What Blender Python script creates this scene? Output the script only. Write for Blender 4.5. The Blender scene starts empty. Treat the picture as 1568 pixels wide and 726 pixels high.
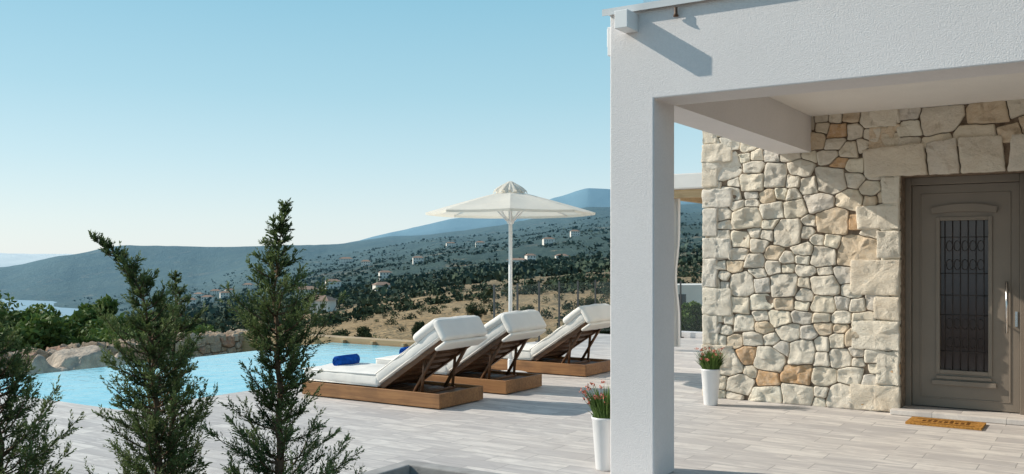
import bpy, math, random
import numpy as np
from mathutils import Vector, Matrix, noise as mnoise

F=1441.0; HZ=395.0; CX=784.0; H=1.5
ANG=math.radians(32.81)
CU,SU=math.cos(ANG),math.sin(ANG)
def uv2xy(u,v): return (u*CU+v*SU, -u*SU+v*CU)
sc=bpy.context.scene
COL=sc.collection

# ---------------------------------------------------------------- nodes
class NT:
    def __init__(s,name):
        s.m=bpy.data.materials.new(name); s.m.use_nodes=True
        s.t=s.m.node_tree; s.t.nodes.clear()
        s.out=s.n('ShaderNodeOutputMaterial'); s.b=s.n('ShaderNodeBsdfPrincipled')
        s.l(s.b.outputs[0],s.out.inputs[0])
        s.tc=s.n('ShaderNodeTexCoord')
    def n(s,typ,**kw):
        nd=s.t.nodes.new(typ)
        for k,v in kw.items(): setattr(nd,k,v)
        return nd
    def l(s,a,b): s.t.links.new(a,b)
    def set(s,sock,v):
        if hasattr(v,'is_output') or hasattr(v,'links'): s.l(v,sock)
        elif isinstance(v,(tuple,list)) and len(v)==3 and sock.type=='RGBA': sock.default_value=(*v,1)
        else: sock.default_value=v
    def noise(s,scale,detail=4,rough=.55,vec=None,dist=0):
        nd=s.n('ShaderNodeTexNoise'); nd.inputs['Scale'].default_value=scale
        nd.inputs['Detail'].default_value=detail; nd.inputs['Roughness'].default_value=rough
        nd.inputs['Distortion'].default_value=dist
        s.l(vec if vec is not None else s.tc.outputs['Object'],nd.inputs['Vector']); return nd.outputs['Fac']
    def mapv(s,scale=(1,1,1),rot=(0,0,0),src=None):
        nd=s.n('ShaderNodeMapping'); nd.inputs['Scale'].default_value=scale; nd.inputs['Rotation'].default_value=rot
        s.l(src if src is not None else s.tc.outputs['Object'],nd.inputs['Vector']); return nd.outputs[0]
    def rng(s,f,a,b,c=0,d=1):
        nd=s.n('ShaderNodeMapRange'); s.l(f,nd.inputs[0])
        for i,v in zip((1,2,3,4),(a,b,c,d)): nd.inputs[i].default_value=v
        return nd.outputs[0]
    def mix(s,f,a,b,mode='MIX'):
        nd=s.n('ShaderNodeMix',data_type='RGBA',blend_type=mode)
        s.set(nd.inputs[0],f); s.set(nd.inputs[6],a); s.set(nd.inputs[7],b); return nd.outputs[2]
    def math(s,op,a,b=0.0):
        nd=s.n('ShaderNodeMath',operation=op); s.set(nd.inputs[0],a); s.set(nd.inputs[1],b); return nd.outputs[0]
    def bump(s,h,strength=.5,dist=.01):
        nd=s.n('ShaderNodeBump'); nd.inputs['Strength'].default_value=strength; nd.inputs['Distance'].default_value=dist
        s.l(h,nd.inputs['Height']); s.l(nd.outputs[0],s.b.inputs['Normal'])
    def attr(s,name):
        nd=s.n('ShaderNodeAttribute'); nd.attribute_name=name; return nd
    def col(s,c): s.set(s.b.inputs['Base Color'],c)
    def rough(s,r): s.set(s.b.inputs['Roughness'],r)

def simple(name,c,rough=.6,var=.12,scale=8,bump=0,bscale=60,bdist=.003,metal=0,spec=.5):
    t=NT(name); f=t.noise(scale,5)
    d=tuple(x*(1-var*1.6) for x in c); e=tuple(min(1,x*(1+var)) for x in c)
    t.col(t.mix(t.rng(f,.3,.7),d,e)); t.rough(rough); t.b.inputs['Metallic'].default_value=metal
    t.b.inputs['Specular IOR Level'].default_value=spec
    if bump: t.bump(t.noise(bscale,4),bump,bdist)
    return t.m

# stucco
def mk_stucco(name,c=(.80,.77,.765),scale=125,strength=1.0,dist=.0030):
    t=NT(name)
    f=t.noise(1.3,4); g=t.noise(60,3); h=t.noise(.9,5,.7,t.mapv((4,4,.6)))
    c1=t.mix(t.rng(f,.3,.7),tuple(x*.93 for x in c),c)
    c1=t.mix(t.rng(h,.55,.75,0,.25),c1,tuple(x*.84 for x in c))
    t.col(t.mix(t.rng(g,.35,.7,0,.35),c1,tuple(x*.82 for x in c)))
    t.rough(.92); t.b.inputs['Specular IOR Level'].default_value=.15
    t.bump(t.noise(scale,3,.6),strength,dist); return t.m
M_stucco=mk_stucco('white_stucco')
M_soffit=mk_stucco('soffit_plaster',(.83,.79,.745),140,.3,.0015)
M_metal=simple('metal_trim',(.65,.65,.65),.4,.05,3,metal=.3)
M_whitep=simple('white_powder_coat',(.8,.8,.8),.35,.03,4)

# tiles
def mk_deck():
    t=NT('marble_paver')
    br=t.n('ShaderNodeTexBrick'); t.l(t.tc.outputs['Object'],br.inputs['Vector'])
    br.offset=.37; br.inputs['Scale'].default_value=1; br.inputs['Brick Width'].default_value=.62
    br.inputs['Row Height'].default_value=.205; br.inputs['Mortar Size'].default_value=.0035
    br.inputs['Mortar Smooth'].default_value=.2; br.inputs['Bias'].default_value=0
    br.inputs['Color1'].default_value=(.0,.0,.0,1); br.inputs['Color2'].default_value=(1,1,1,1); br.inputs['Mortar'].default_value=(.5,.5,.5,1)
    bw=t.n('ShaderNodeRGBToBW'); t.l(br.outputs['Color'],bw.inputs[0])
    off=t.n('ShaderNodeVectorMath',operation='MULTIPLY_ADD'); t.l(bw.outputs[0],off.inputs[0]); off.inputs[1].default_value=(7,31,5); t.l(t.tc.outputs['Object'],off.inputs[2])
    v=t.noise(1.0,6,.65,t.mapv((2.0,9,1),src=off.outputs[0]),1.0)
    w=t.noise(.5,4)
    base=t.mix(t.rng(bw.outputs[0],0,1),(.47,.44,.425),(.72,.67,.62))
    base=t.mix(t.rng(v,.40,.66,0,.8),base,(.40,.375,.37))
    base=t.mix(t.rng(v,.48,.34,0,.6),base,(.75,.70,.65))
    base=t.mix(t.rng(w,.35,.65,0,.3),base,(.61,.54,.48))
    st=t.noise(6,6,.7); base=t.mix(t.rng(st,.54,.75,0,.45),base,(.40,.35,.32))
    base=t.mix(t.rng(br.outputs['Fac'],0,1,0,.75),base,(.26,.24,.23))
    t.col(base); t.rough(t.rng(v,.3,.7,.5,.7)); t.b.inputs['Specular IOR Level'].default_value=.3
    hh=t.math('SUBTRACT',t.math('MULTIPLY',t.noise(45,4),.35),br.outputs['Fac'])
    t.bump(hh,.5,.003); return t.m
M_deck=mk_deck()

def mk_stone(name,light=(.85,.77,.65)):
    t=NT(name); a=t.attr('col')
    n1=t.noise(4,6,.65); n2=t.noise(14,6,.75); n3=t.noise(2.2,3)
    c=t.mix(t.rng(n1,.50,.72,0,.6),a.outputs['Color'],(.67,.48,.30))
    c=t.mix(t.rng(n2,.36,.62,.75,0),c,light)
    c=t.mix(t.rng(t.noise(45,5,.75),.58,.74,0,.45),c,(.38,.31,.24))
    c=t.mix(t.rng(n3,.5,.75,0,.25),c,(.64,.59,.54))
    c=t.mix(.45,c,a.outputs['Color'])
    t.col(c); t.rough(.95); t.b.inputs['Specular IOR Level'].default_value=.15
    h=t.math('ADD',t.noise(26,6,.75),t.math('MULTIPLY',t.noise(90,4,.7),.5))
    t.bump(h,1.0,.02); return t.m
M_stone=mk_stone('rubble_stone')
M_wstone=mk_stone('garden_wall_stone',(.50,.42,.33))
M_mortar=simple('joint_mortar',(.26,.20,.15),.95,.3,20,.8,50,.01,spec=.1)

def mk_wood(name,c1,c2,ax=(1.2,25,25)):
    t=NT(name); n=t.noise(1.5,6,.6,t.mapv(ax),.6)
    c=t.mix(t.rng(n,.3,.7),c1,c2)
    c=t.mix(t.rng(t.noise(3,4),.5,.75,0,.6),c,tuple(x*.45 for x in c1))
    t.col(c); t.rough(.55); t.bump(n,.3,.003); return t.m
M_wood=mk_wood('varnished_teak',(.19,.08,.026),(.37,.18,.065))
M_woodd=mk_wood('dark_teak',(.075,.033,.014),(.16,.072,.028))
M_woodl=mk_wood('weathered_timber',(.40,.26,.13),(.55,.40,.23))
def mk_fabric(name,c,trans=0):
    t=NT(name)
    f=t.noise(5,4); t.col(t.mix(t.rng(f,.3,.7),tuple(x*.94 for x in c),c)); t.rough(.95)
    t.b.inputs['Specular IOR Level'].default_value=.1
    t.bump(t.math('ADD',t.noise(6,3),t.math('MULTIPLY',t.noise(200,2),.1)),.35,.02)
    if trans:
        tr=t.n('ShaderNodeBsdfTranslucent'); tr.inputs[0].default_value=(*c,1)
        mx=t.n('ShaderNodeMixShader'); mx.inputs[0].default_value=trans
        t.l(t.b.outputs[0],mx.inputs[1]); t.l(tr.outputs[0],mx.inputs[2]); t.l(mx.outputs[0],t.out.inputs[0])
    return t.m
M_cush=mk_fabric('white_canvas',(.80,.77,.72))
M_canopy=mk_fabric('umbrella_canvas',(.82,.78,.70),.35)
M_curt=mk_fabric('curtain_voile',(.84,.82,.79),.3)
M_towel=simple('blue_terry',(.008,.08,.38),.95,.2,30,.9,150,.006,spec=.1)
M_door=simple('taupe_paint',(.205,.17,.135),.45,.05,3)
M_iron=simple('dark_iron',(.035,.028,.026),.5,.1,10)
M_dglass=simple('dark_glass',(.055,.042,.04),.12,.1,3)
M_steel=simple('brushed_steel',(.6,.6,.6),.25,.05,5,metal=1)
M_coir=simple('coir',(.52,.26,.07),.98,.3,60,1,200,.01,spec=.05)
M_coird=simple('coir_print',(.16,.07,.02),.98,.3,60,spec=.05)
M_pot=simple('white_ceramic',(.78,.78,.78),.3,.03,4)
M_soil=simple('soil',(.12,.085,.055),.95,.4,9,1,30,.03,spec=.1)
M_concrete=simple('concrete_kerb',(.34,.33,.32),.9,.15,7,.6,60,.004,spec=.2)
M_rock=simple('boulder_rock',(.44,.37,.30),.95,.3,4,1,12,.05,spec=.1)
M_bark=simple('bark',(.15,.095,.06),.95,.3,30,.8,60,.006,spec=.1)
M_roof=simple('terracotta_roof',(.30,.20,.15),.9,.2,1)
M_house=simple('house_render',(.74,.70,.64),.9,.08,.3)
M_win=simple('window_dark',(.06,.07,.08),.3,.1,1)
M_flower=simple('petals',(.55,.16,.10),.7,.3,60)
M_post=simple('fence_post_metal',(.06,.06,.06),.5,.1,5)

def mk_leaf(name,dark,light,trans=.2,rough=.65):
    t=NT(name); a=t.attr('col')
    c=t.mix(a.outputs['Fac'],dark,light); t.col(c); t.rough(rough); t.b.inputs['Specular IOR Level'].default_value=.25
    tr=t.n('ShaderNodeBsdfTranslucent'); t.l(c,tr.inputs[0])
    mx=t.n('ShaderNodeMixShader'); mx.inputs[0].default_value=trans
    t.l(t.b.outputs[0],mx.inputs[1]); t.l(tr.outputs[0],mx.inputs[2]); t.l(mx.outputs[0],t.out.inputs[0])
    return t.m
M_conif=mk_leaf('cypress_foliage',(.030,.058,.020),(.19,.24,.085),.25)
M_bushleaf=mk_leaf('bush_foliage',(.03,.055,.012),(.13,.20,.045))
M_blade=mk_leaf('plant_blades',(.05,.10,.02),(.18,.28,.07))

def paint_haze(t,c):  # aerial haze painted into the base colour, bluer then paler with distance
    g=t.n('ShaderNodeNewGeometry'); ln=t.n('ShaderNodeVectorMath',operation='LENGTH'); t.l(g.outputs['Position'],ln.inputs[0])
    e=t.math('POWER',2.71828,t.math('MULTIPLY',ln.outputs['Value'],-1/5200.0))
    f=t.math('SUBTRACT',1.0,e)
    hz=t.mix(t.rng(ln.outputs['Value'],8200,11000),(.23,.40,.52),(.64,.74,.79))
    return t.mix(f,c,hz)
def mk_terrain():
    t=NT('hillside')
    g=t.n('ShaderNodeNewGeometry'); P=g.outputs['Position']
    ln=t.n('ShaderNodeVectorMath',operation='LENGTH'); t.l(P,ln.inputs[0]); r=ln.outputs['Value']
    big=t.noise(.006,5,.6,P); med=t.noise(.03,5,.65,P); sm=t.noise(.25,5,.7,P); fine=t.noise(2.5,4,.7,P)
    dry=t.mix(t.rng(sm,.35,.65),(.41,.285,.155),(.25,.17,.09))
    dry=t.mix(t.rng(fine,.42,.68,0,.45),dry,(.15,.11,.055))
    dry=t.mix(t.rng(med,.35,.6,.3,0),dry,(.50,.38,.23))
    green=t.mix(t.rng(sm,.35,.65),(.024,.038,.016),(.06,.075,.032))
    m=t.math('ADD',t.math('MULTIPLY',med,.45),t.math('ADD',t.math('MULTIPLY',sm,.35),t.math('MULTIPLY',big,.35)))
    nearb=t.rng(r,200,450,.06,0.0); farb=t.rng(r,400,900,0,.11)
    m2=t.math('ADD',t.math('SUBTRACT',m,nearb),farb)
    mask=t.rng(m2,.575,.62,0,1)
    c=t.mix(mask,dry,green)
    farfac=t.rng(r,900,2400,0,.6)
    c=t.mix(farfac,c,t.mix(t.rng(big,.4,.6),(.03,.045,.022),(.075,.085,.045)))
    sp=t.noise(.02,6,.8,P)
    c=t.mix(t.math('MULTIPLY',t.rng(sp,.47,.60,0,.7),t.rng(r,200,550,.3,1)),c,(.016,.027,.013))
    t.col(paint_haze(t,c)); t.rough(1.0); t.b.inputs['Specular IOR Level'].default_value=.05
    t.bump(t.noise(.05,6,.75,P),.8,8.0)
    return t.m
M_terrain=mk_terrain()
def mk_dtree():
    t=NT('distant_foliage'); a=t.attr('col')
    c=t.mix(a.outputs['Fac'],(.016,.026,.010),(.09,.105,.045)); t.col(paint_haze(t,c)); t.rough(1); t.b.inputs['Specular IOR Level'].default_value=.05
    return t.m
M_dtree=mk_dtree()
def mk_sea():
    t=NT('sea_water'); g=t.n('ShaderNodeNewGeometry')
    t.col(paint_haze(t,(.30,.42,.48))); t.rough(.6); t.b.inputs['Specular IOR Level'].default_value=.3
    t.bump(t.noise(.05,4,.6,g.outputs['Position']),.4,2.0); return t.m
M_sea=mk_sea()
def mk_pool():
    t=NT('pool_water')
    n=t.noise(1.1,3,.5,dist=1.0); w=t.n('ShaderNodeTexVoronoi',feature='SMOOTH_F1'); w.inputs['Scale'].default_value=3.2
    wv=t.n('ShaderNodeVectorMath',operation='ADD'); nz=t.n('ShaderNodeTexNoise'); nz.inputs['Scale'].default_value=2.5; t.l(t.tc.outputs['Object'],nz.inputs['Vector'])
    t.l(nz.outputs['Color'],wv.inputs[0]); t.l(t.tc.outputs['Object'],wv.inputs[1]); t.l(wv.outputs[0],w.inputs['Vector'])
    c=t.mix(t.rng(w.outputs['Distance'],.1,.6,0,.6),(.20,.60,.73),(.12,.49,.66))
    c=t.mix(t.rng(n,.35,.65,0,.5),c,(.32,.69,.78))
    t.col(c); t.rough(.06); t.b.inputs['IOR'].default_value=1.33
    t.bump(t.math('ADD',t.noise(3.5,3,.5),t.math('MULTIPLY',t.noise(14,3),.25)),.3,.035); return t.m
M_pool=mk_pool()
M_pooltile=simple('pool_mosaic',(.35,.6,.68),.3,.1,6)

# ---------------------------------------------------------------- mesh builder
class MB:
    def __init__(s): s.v=[]; s.f=[]; s.mi=[]; s.sm=[]; s.mats=[]
    def m(s,mat):
        if mat not in s.mats: s.mats.append(mat)
        return s.mats.index(mat)
    def add(s,vs,fs,mat,smooth=False,M=None):
        o=len(s.v)
        if M is not None: vs=[tuple(M@Vector(v)) for v in vs]
        s.v+= [tuple(v) for v in vs]; k=s.m(mat)
        for f in fs: s.f.append([i+o for i in f]); s.mi.append(k); s.sm.append(smooth)
    def box(s,x0,x1,y0,y1,z0,z1,mat,M=None,bev=0):
        vs=[(x,y,z) for z in (z0,z1) for y in (y0,y1) for x in (x0,x1)]
        fs=[(0,2,3,1),(4,5,7,6),(0,1,5,4),(2,6,7,3),(0,4,6,2),(1,3,7,5)]
        s.add(vs,fs,mat,False,M)
    def tube(s,pts,rad,mat,n=10,caps=True,M=None):
        pts=[Vector(p) for p in pts]; rings=[]
        if not hasattr(rad,'__len__'): rad=[rad]*len(pts)
        vs=[];fs=[]
        for i,p in enumerate(pts):
            d=(pts[min(i+1,len(pts)-1)]-pts[max(i-1,0)]).normalized()
            a=d.orthogonal() if abs(d.z)<.9 else Vector((1,0,0))
            a=(a-d*a.dot(d)).normalized(); b=d.cross(a)
            for k in range(n):
                th=2*math.pi*k/n; vs.append(p+(a*math.cos(th)+b*math.sin(th))*rad[i])
        for i in range(len(pts)-1):
            for k in range(n): fs.append((i*n+k,i*n+(k+1)%n,(i+1)*n+(k+1)%n,(i+1)*n+k))
        if caps: fs.append(tuple(range(n))[::-1]); fs.append(tuple(range((len(pts)-1)*n,len(pts)*n)))
        s.add(vs,fs,mat,True,M)
    def lathe(s,prof,cx,cy,mat,n=32,M=None):
        vs=[];fs=[]
        for r,z in prof:
            for k in range(n):
                th=2*math.pi*k/n; vs.append((cx+r*math.cos(th),cy+r*math.sin(th),z))
        for i in range(len(prof)-1):
            for k in range(n): fs.append((i*n+k,i*n+(k+1)%n,(i+1)*n+(k+1)%n,(i+1)*n+k))
        s.add(vs,fs,mat,True,M)
    def obj(s,name,parent=None,rot=0.0,loc=(0,0,0),bevel=0):
        me=bpy.data.meshes.new(name); me.from_pydata(s.v,[],s.f)
        for m in s.mats: me.materials.append(m)
        me.polygons.foreach_set('material_index',s.mi); me.polygons.foreach_set('use_smooth',s.sm); me.update()
        o=bpy.data.objects.new(name,me); COL.objects.link(o)
        if parent: o.parent=parent
        else: o.rotation_euler=(0,0,rot); o.location=loc
        if bevel:
            b=o.modifiers.new('bevel','BEVEL'); b.width=bevel; b.segments=2; b.limit_method='ANGLE'
        return o
def rbox(x0,x1,y0,y1,z0,z1,r,bulge=0,n=None):
    cx,cy,cz=(x0+x1)/2,(y0+y1)/2,(z0+z1)/2; hx,hy,hz=(x1-x0)/2,(y1-y0)/2,(z1-z0)/2
    def ticks(h):
        a=[-h,-h+r*.3,-h+r*.65,-h+r]; m=max(1,int((2*h-2*r)/.05)); 
        a+= [(-h+r)+(2*h-2*r)*i/m for i in range(1,m)]; a+=[h-r,h-r*.65,h-r*.3,h]; return a
    T=[ticks(hx),ticks(hy),ticks(hz)]; hs=(hx,hy,hz)
    vs=[];fs=[];idx={}
    def vert(p):
        q=[max(-h+r,min(h-r,c)) for c,h in zip(p,hs)]
        d=Vector(p)-Vector(q)
        if d.length>1e-9: d=d.normalized()*r
        w=Vector(q)+d
        if bulge:
            fx=(1-(p[0]/hx)**2)*(1-(p[1]/hy)**2); w.z+=bulge*fx*(1 if p[2]>0 else 0)
            nn=mnoise.noise_vector(Vector((p[0]*6+x0*3+y0,p[1]*6+y0*3,p[2]*4))); w+=nn*bulge*.6
        k=(round(p[0],5),round(p[1],5),round(p[2],5))
        if k not in idx: idx[k]=len(vs); vs.append((w.x+cx,w.y+cy,w.z+cz))
        return idx[k]
    for ax in range(3):
        a,b=[i for i in range(3) if i!=ax]
        for sgn in (-1,1):
            A,B=T[a],T[b]
            for i in range(len(A)-1):
                for j in range(len(B)-1):
                    q=[]
                    for (ii,jj) in ((i,j),(i+1,j),(i+1,j+1),(i,j+1)):
                        p=[0,0,0]; p[ax]=sgn*hs[ax]; p[a]=A[ii]; p[b]=B[jj]; q.append(vert(p))
                    flip=(sgn<0) ^ (ax==1)
                    fs.append(q[::-1] if flip else q)
    return vs,fs
def empty(name,rot=-ANG,loc=(0,0,0)):
    e=bpy.data.objects.new(name,None); COL.objects.link(e); e.rotation_euler=(0,0,rot); e.location=loc; return e
R=-ANG

def np_mesh(name,verts,nper,mat,col=None,parent=None,smooth=False):
    verts=np.asarray(verts,dtype=np.float32).reshape(-1,3); n=len(verts); nf=n//nper
    me=bpy.data.meshes.new(name); me.vertices.add(n); me.vertices.foreach_set('co',verts.ravel())
    me.loops.add(n); me.loops.foreach_set('vertex_index',np.arange(n,dtype=np.int32))
    me.polygons.add(nf); me.polygons.foreach_set('loop_start',np.arange(0,n,nper,dtype=np.int32))
    me.polygons.foreach_set('loop_total',np.full(nf,nper,dtype=np.int32))
    me.materials.append(mat); me.update(calc_edges=True)
    if col is not None:
        a=me.attributes.new('col','FLOAT_COLOR','POINT'); c=np.repeat(np.asarray(col,dtype=np.float32),nper)
        a.data.foreach_set('color',np.stack([c,c,c,np.ones_like(c)],1).ravel())
    o=bpy.data.objects.new(name,me); COL.objects.link(o)
    if parent: o.parent=parent
    return o

# ---------------------------------------------------------------- camera/light/world
cam=bpy.data.cameras.new('camera'); co=bpy.data.objects.new('camera',cam); COL.objects.link(co)
co.location=(0,0,H); co.rotation_euler=(math.radians(90),0,0); cam.sensor_width=36; cam.lens=F/1568*36
cam.shift_y=(HZ-363)/1568; cam.clip_start=.05; cam.clip_end=60000; sc.camera=co
tu,tv,tz=.667,.215,-.446
tx,ty=uv2xy(tu,tv); T=Vector((tx,ty,tz)).normalized()
sun=bpy.data.lights.new('sun','SUN'); so=bpy.data.objects.new('sun',sun); COL.objects.link(so)
so.rotation_euler=T.to_track_quat('-Z','Y').to_euler(); sun.energy=5.0; sun.angle=math.radians(.5); sun.color=(1,.92,.80)
so.location=(-20,10,30)
w=bpy.data.worlds.new('World'); sc.world=w; w.use_nodes=True; nt=w.node_tree; nt.nodes.clear()
sky=nt.nodes.new('ShaderNodeTexSky'); sky.sky_type='NISHITA'; sky.sun_disc=False
sky.sun_elevation=math.asin(-T.z); sky.sun_rotation=math.atan2(-T.x,-T.y)
sky.altitude=100; sky.air_density=1.0; sky.dust_density=.6; sky.ozone_density=1.0
bg=nt.nodes.new('ShaderNodeBackground'); bg.inputs[1].default_value=.15; wo=nt.nodes.new('ShaderNodeOutputWorld')
nt.links.new(sky.outputs[0],bg.inputs[0])
tc=nt.nodes.new('ShaderNodeTexCoord'); sx=nt.nodes.new('ShaderNodeSeparateXYZ'); nt.links.new(tc.outputs['Generated'],sx.inputs[0])
cr=nt.nodes.new('ShaderNodeValToRGB'); nt.links.new(sx.outputs['Z'],cr.inputs[0])
el=cr.color_ramp.elements; el[0].position=0; el[0].color=(.80,.88,.90,1); el[1].position=1; el[1].color=(.16,.30,.47,1)
for p,c in ((.04,(.72,.85,.89,1)),(.10,(.56,.78,.86,1)),(.17,(.41,.69,.80,1)),(.27,(.28,.59,.74,1)),(.5,(.18,.40,.57,1))):
    q=el.new(p); q.color=c
bg2=nt.nodes.new('ShaderNodeBackground'); nt.links.new(cr.outputs[0],bg2.inputs[0]); bg2.inputs[1].default_value=1.0
mx=nt.nodes.new('ShaderNodeMixShader'); mx.inputs[0].default_value=.85
nt.links.new(bg.outputs[0],mx.inputs[1]); nt.links.new(bg2.outputs[0],mx.inputs[2]); nt.links.new(mx.outputs[0],wo.inputs[0])
vs_=sc.view_settings; vs_.view_transform='Standard'; vs_.look='None'; vs_.exposure=0; vs_.gamma=1

# ---------------------------------------------------------------- terrain
D=np.array([1,14,40,120,250,500,900,1500,2200,3000,3800,5500,8000,12000,20000,40000.])
TB={
-700:[-1.3,-1.6,-4.5,-13,-28,-55,-95,-125,-130,-130,-130,-130,-130,40,-60,-60],
-200:[-1.3,-1.6,-4.2,-12,-25,-50,-88,-125,-130,-110,-130,-130,-130,60,-60,-60],
0:[-1.3,-1.6,-4,-11.5,-23,-45,-80,-118,-112,-30,-115,-130,-130,66,-60,-60],
100:[-1.3,-1.6,-4,-11,-22,-42,-75,-115,-98,6,-90,-130,-130,55,-60,-60],
200:[-1.3,-1.6,-4,-10.5,-20,-38,-62,-88,-88,32,-20,-130,-130,0,-60,-60],
300:[-1.3,-1.6,-3.8,-10,-18.5,-32,-46,-66,-70,40,0,-60,-115,0,-60,-60],
400:[-1.3,-1.6,-3.5,-9.5,-17,-28,-38,-42,-25,44,20,-20,-50,0,-60,-60],
500:[-1.3,-1.6,-3.3,-8.5,-15,-23,-27,-22,-8,46,44,20,60,0,-60,-60],
600:[-1.3,-1.6,-3.1,-7.2,-12,-17.5,-18,-5,20,60,87,100,200,80,0,0],
700:[-1.3,-1.6,-3,-6.6,-9.3,-12,-8,12,45,84,95,130,325,100,0,0],
760:[-1.3,-1.6,-2.9,-6.3,-8.6,-10,-5,18,55,102,105,140,380,100,0,0],
800:[-1.3,-1.6,-2.8,-6.0,-7.9,-9,-2,25,65,119,120,150,410,100,0,0],
850:[-1.3,-1.6,-2.7,-5.8,-7.3,-7.5,2,32,75,138,135,180,510,100,0,0],
900:[-1.3,-1.6,-2.6,-5.7,-6.9,-6,5,40,85,158,150,200,590,200,0,0],
980:[-1.3,-1.6,-2.6,-5.6,-6.6,-4,8,45,92,168,155,220,560,200,0,0],
1050:[-1.3,-1.6,-2.6,-5.5,-6.5,-2,12,50,100,172,160,250,680,200,0,0],
1120:[-1.3,-1.6,-2.6,-5.3,-6,-1,13,53,105,180,170,260,720,200,0,0],
1700:[-1.3,-1.6,-2.6,-5,-5,0,15,60,120,200,200,300,700,200,0,0]}
TP=np.array(sorted(TB)); TZ=np.array([TB[p] for p in TP],dtype=float)
rs=np.random.RandomState(5); HT=rs.rand(256,256)
def vn(x,y):
    xi=np.floor(x).astype(int); yi=np.floor(y).astype(int); fx=x-xi; fy=y-yi
    fx=fx*fx*(3-2*fx); fy=fy*fy*(3-2*fy)
    a=HT[xi%256,yi%256]; b=HT[(xi+1)%256,yi%256]; c=HT[xi%256,(yi+1)%256]; d=HT[(xi+1)%256,(yi+1)%256]
    return (a*(1-fx)+b*fx)*(1-fy)+(c*(1-fx)+d*fx)*fy
def fbm(x,y,o=4):
    s=0;a=1;t=0
    for i in range(o): s=s+a*vn(x*2**i+13*i,y*2**i+7*i); t+=a; a*=.5
    return s/t-.5
def terr(th,r):
    th=np.asarray(th,float); r=np.asarray(r,float)
    c=np.maximum(np.cos(th),.5); px=np.where(np.abs(th)<1.05,CX+F*np.tan(np.clip(th,-1.05,1.05)),np.where(th>0,1700,-700))
    px=np.clip(px,-700,1700); dep=np.maximum(r*c,1)
    i=np.clip(np.searchsorted(TP,px)-1,0,len(TP)-2); fi=(px-TP[i])/(TP[i+1]-TP[i]); fi=fi*fi*(3-2*fi)*.4+fi*.6
    ld=np.log(dep); LD=np.log(D); j=np.clip(np.searchsorted(LD,ld)-1,0,len(D)-2); fj=np.clip((ld-LD[j])/(LD[j+1]-LD[j]),0,1)
    fj=fj*fj*(3-2*fj)*.6+fj*.4
    z=(TZ[i,j]*(1-fj)+TZ[i,j+1]*fj)*(1-fi)+(TZ[i+1,j]*(1-fj)+TZ[i+1,j+1]*fj)*fi
    x=r*np.sin(th); y=r*np.cos(th)
    k=np.clip((r-30)/200,0,1)
    z=z+k*(2.6*fbm(x/60,y/60)+0)+np.clip((r-300)/1500,0,1)*(34*fbm(x/420,y/420,5))+np.clip((r-5000)/3000,0,1)*60*fbm(x/1500,y/1500)
    return x,y,z
thf=np.linspace(-.62,.42,520); thb=np.concatenate([np.linspace(-math.pi,-.64,40),thf,np.linspace(.44,math.pi,40)])
rr=np.exp(np.linspace(math.log(2),math.log(40000),420))
TH,RR=np.meshgrid(thb,rr,indexing='ij'); X,Y,Z=terr(TH,RR)
nT,nR=TH.shape; V=np.stack([X,Y,Z],-1).reshape(-1,3)
ii,jj=np.meshgrid(np.arange(nT-1),np.arange(nR-1),indexing='ij'); a=(ii*nR+jj).ravel()
Q=np.stack([a,a+1,a+nR+1,a+nR],1)[:, ::-1]
me=bpy.data.meshes.new('terrain'); me.vertices.add(len(V)); me.vertices.foreach_set('co',V.astype(np.float32).ravel())
me.loops.add(Q.size); me.loops.foreach_set('vertex_index',Q.astype(np.int32).ravel())
me.polygons.add(len(Q)); me.polygons.foreach_set('loop_start',np.arange(0,Q.size,4,dtype=np.int32)); me.polygons.foreach_set('loop_total',np.full(len(Q),4,dtype=np.int32))
me.polygons.foreach_set('use_smooth',np.ones(len(Q),dtype=bool)); me.materials.append(M_terrain); me.update(calc_edges=True)
o=bpy.data.objects.new('terrain',me); COL.objects.link(o)
mb=MB(); n=64
mb.add([(0,0,-100)]+[(38000*math.cos(2*math.pi*k/n),38000*math.sin(2*math.pi*k/n),-100) for k in range(n)],[(0,k+1,(k+1)%n+1) for k in range(n)],M_sea)
mb.obj('sea')

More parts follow.
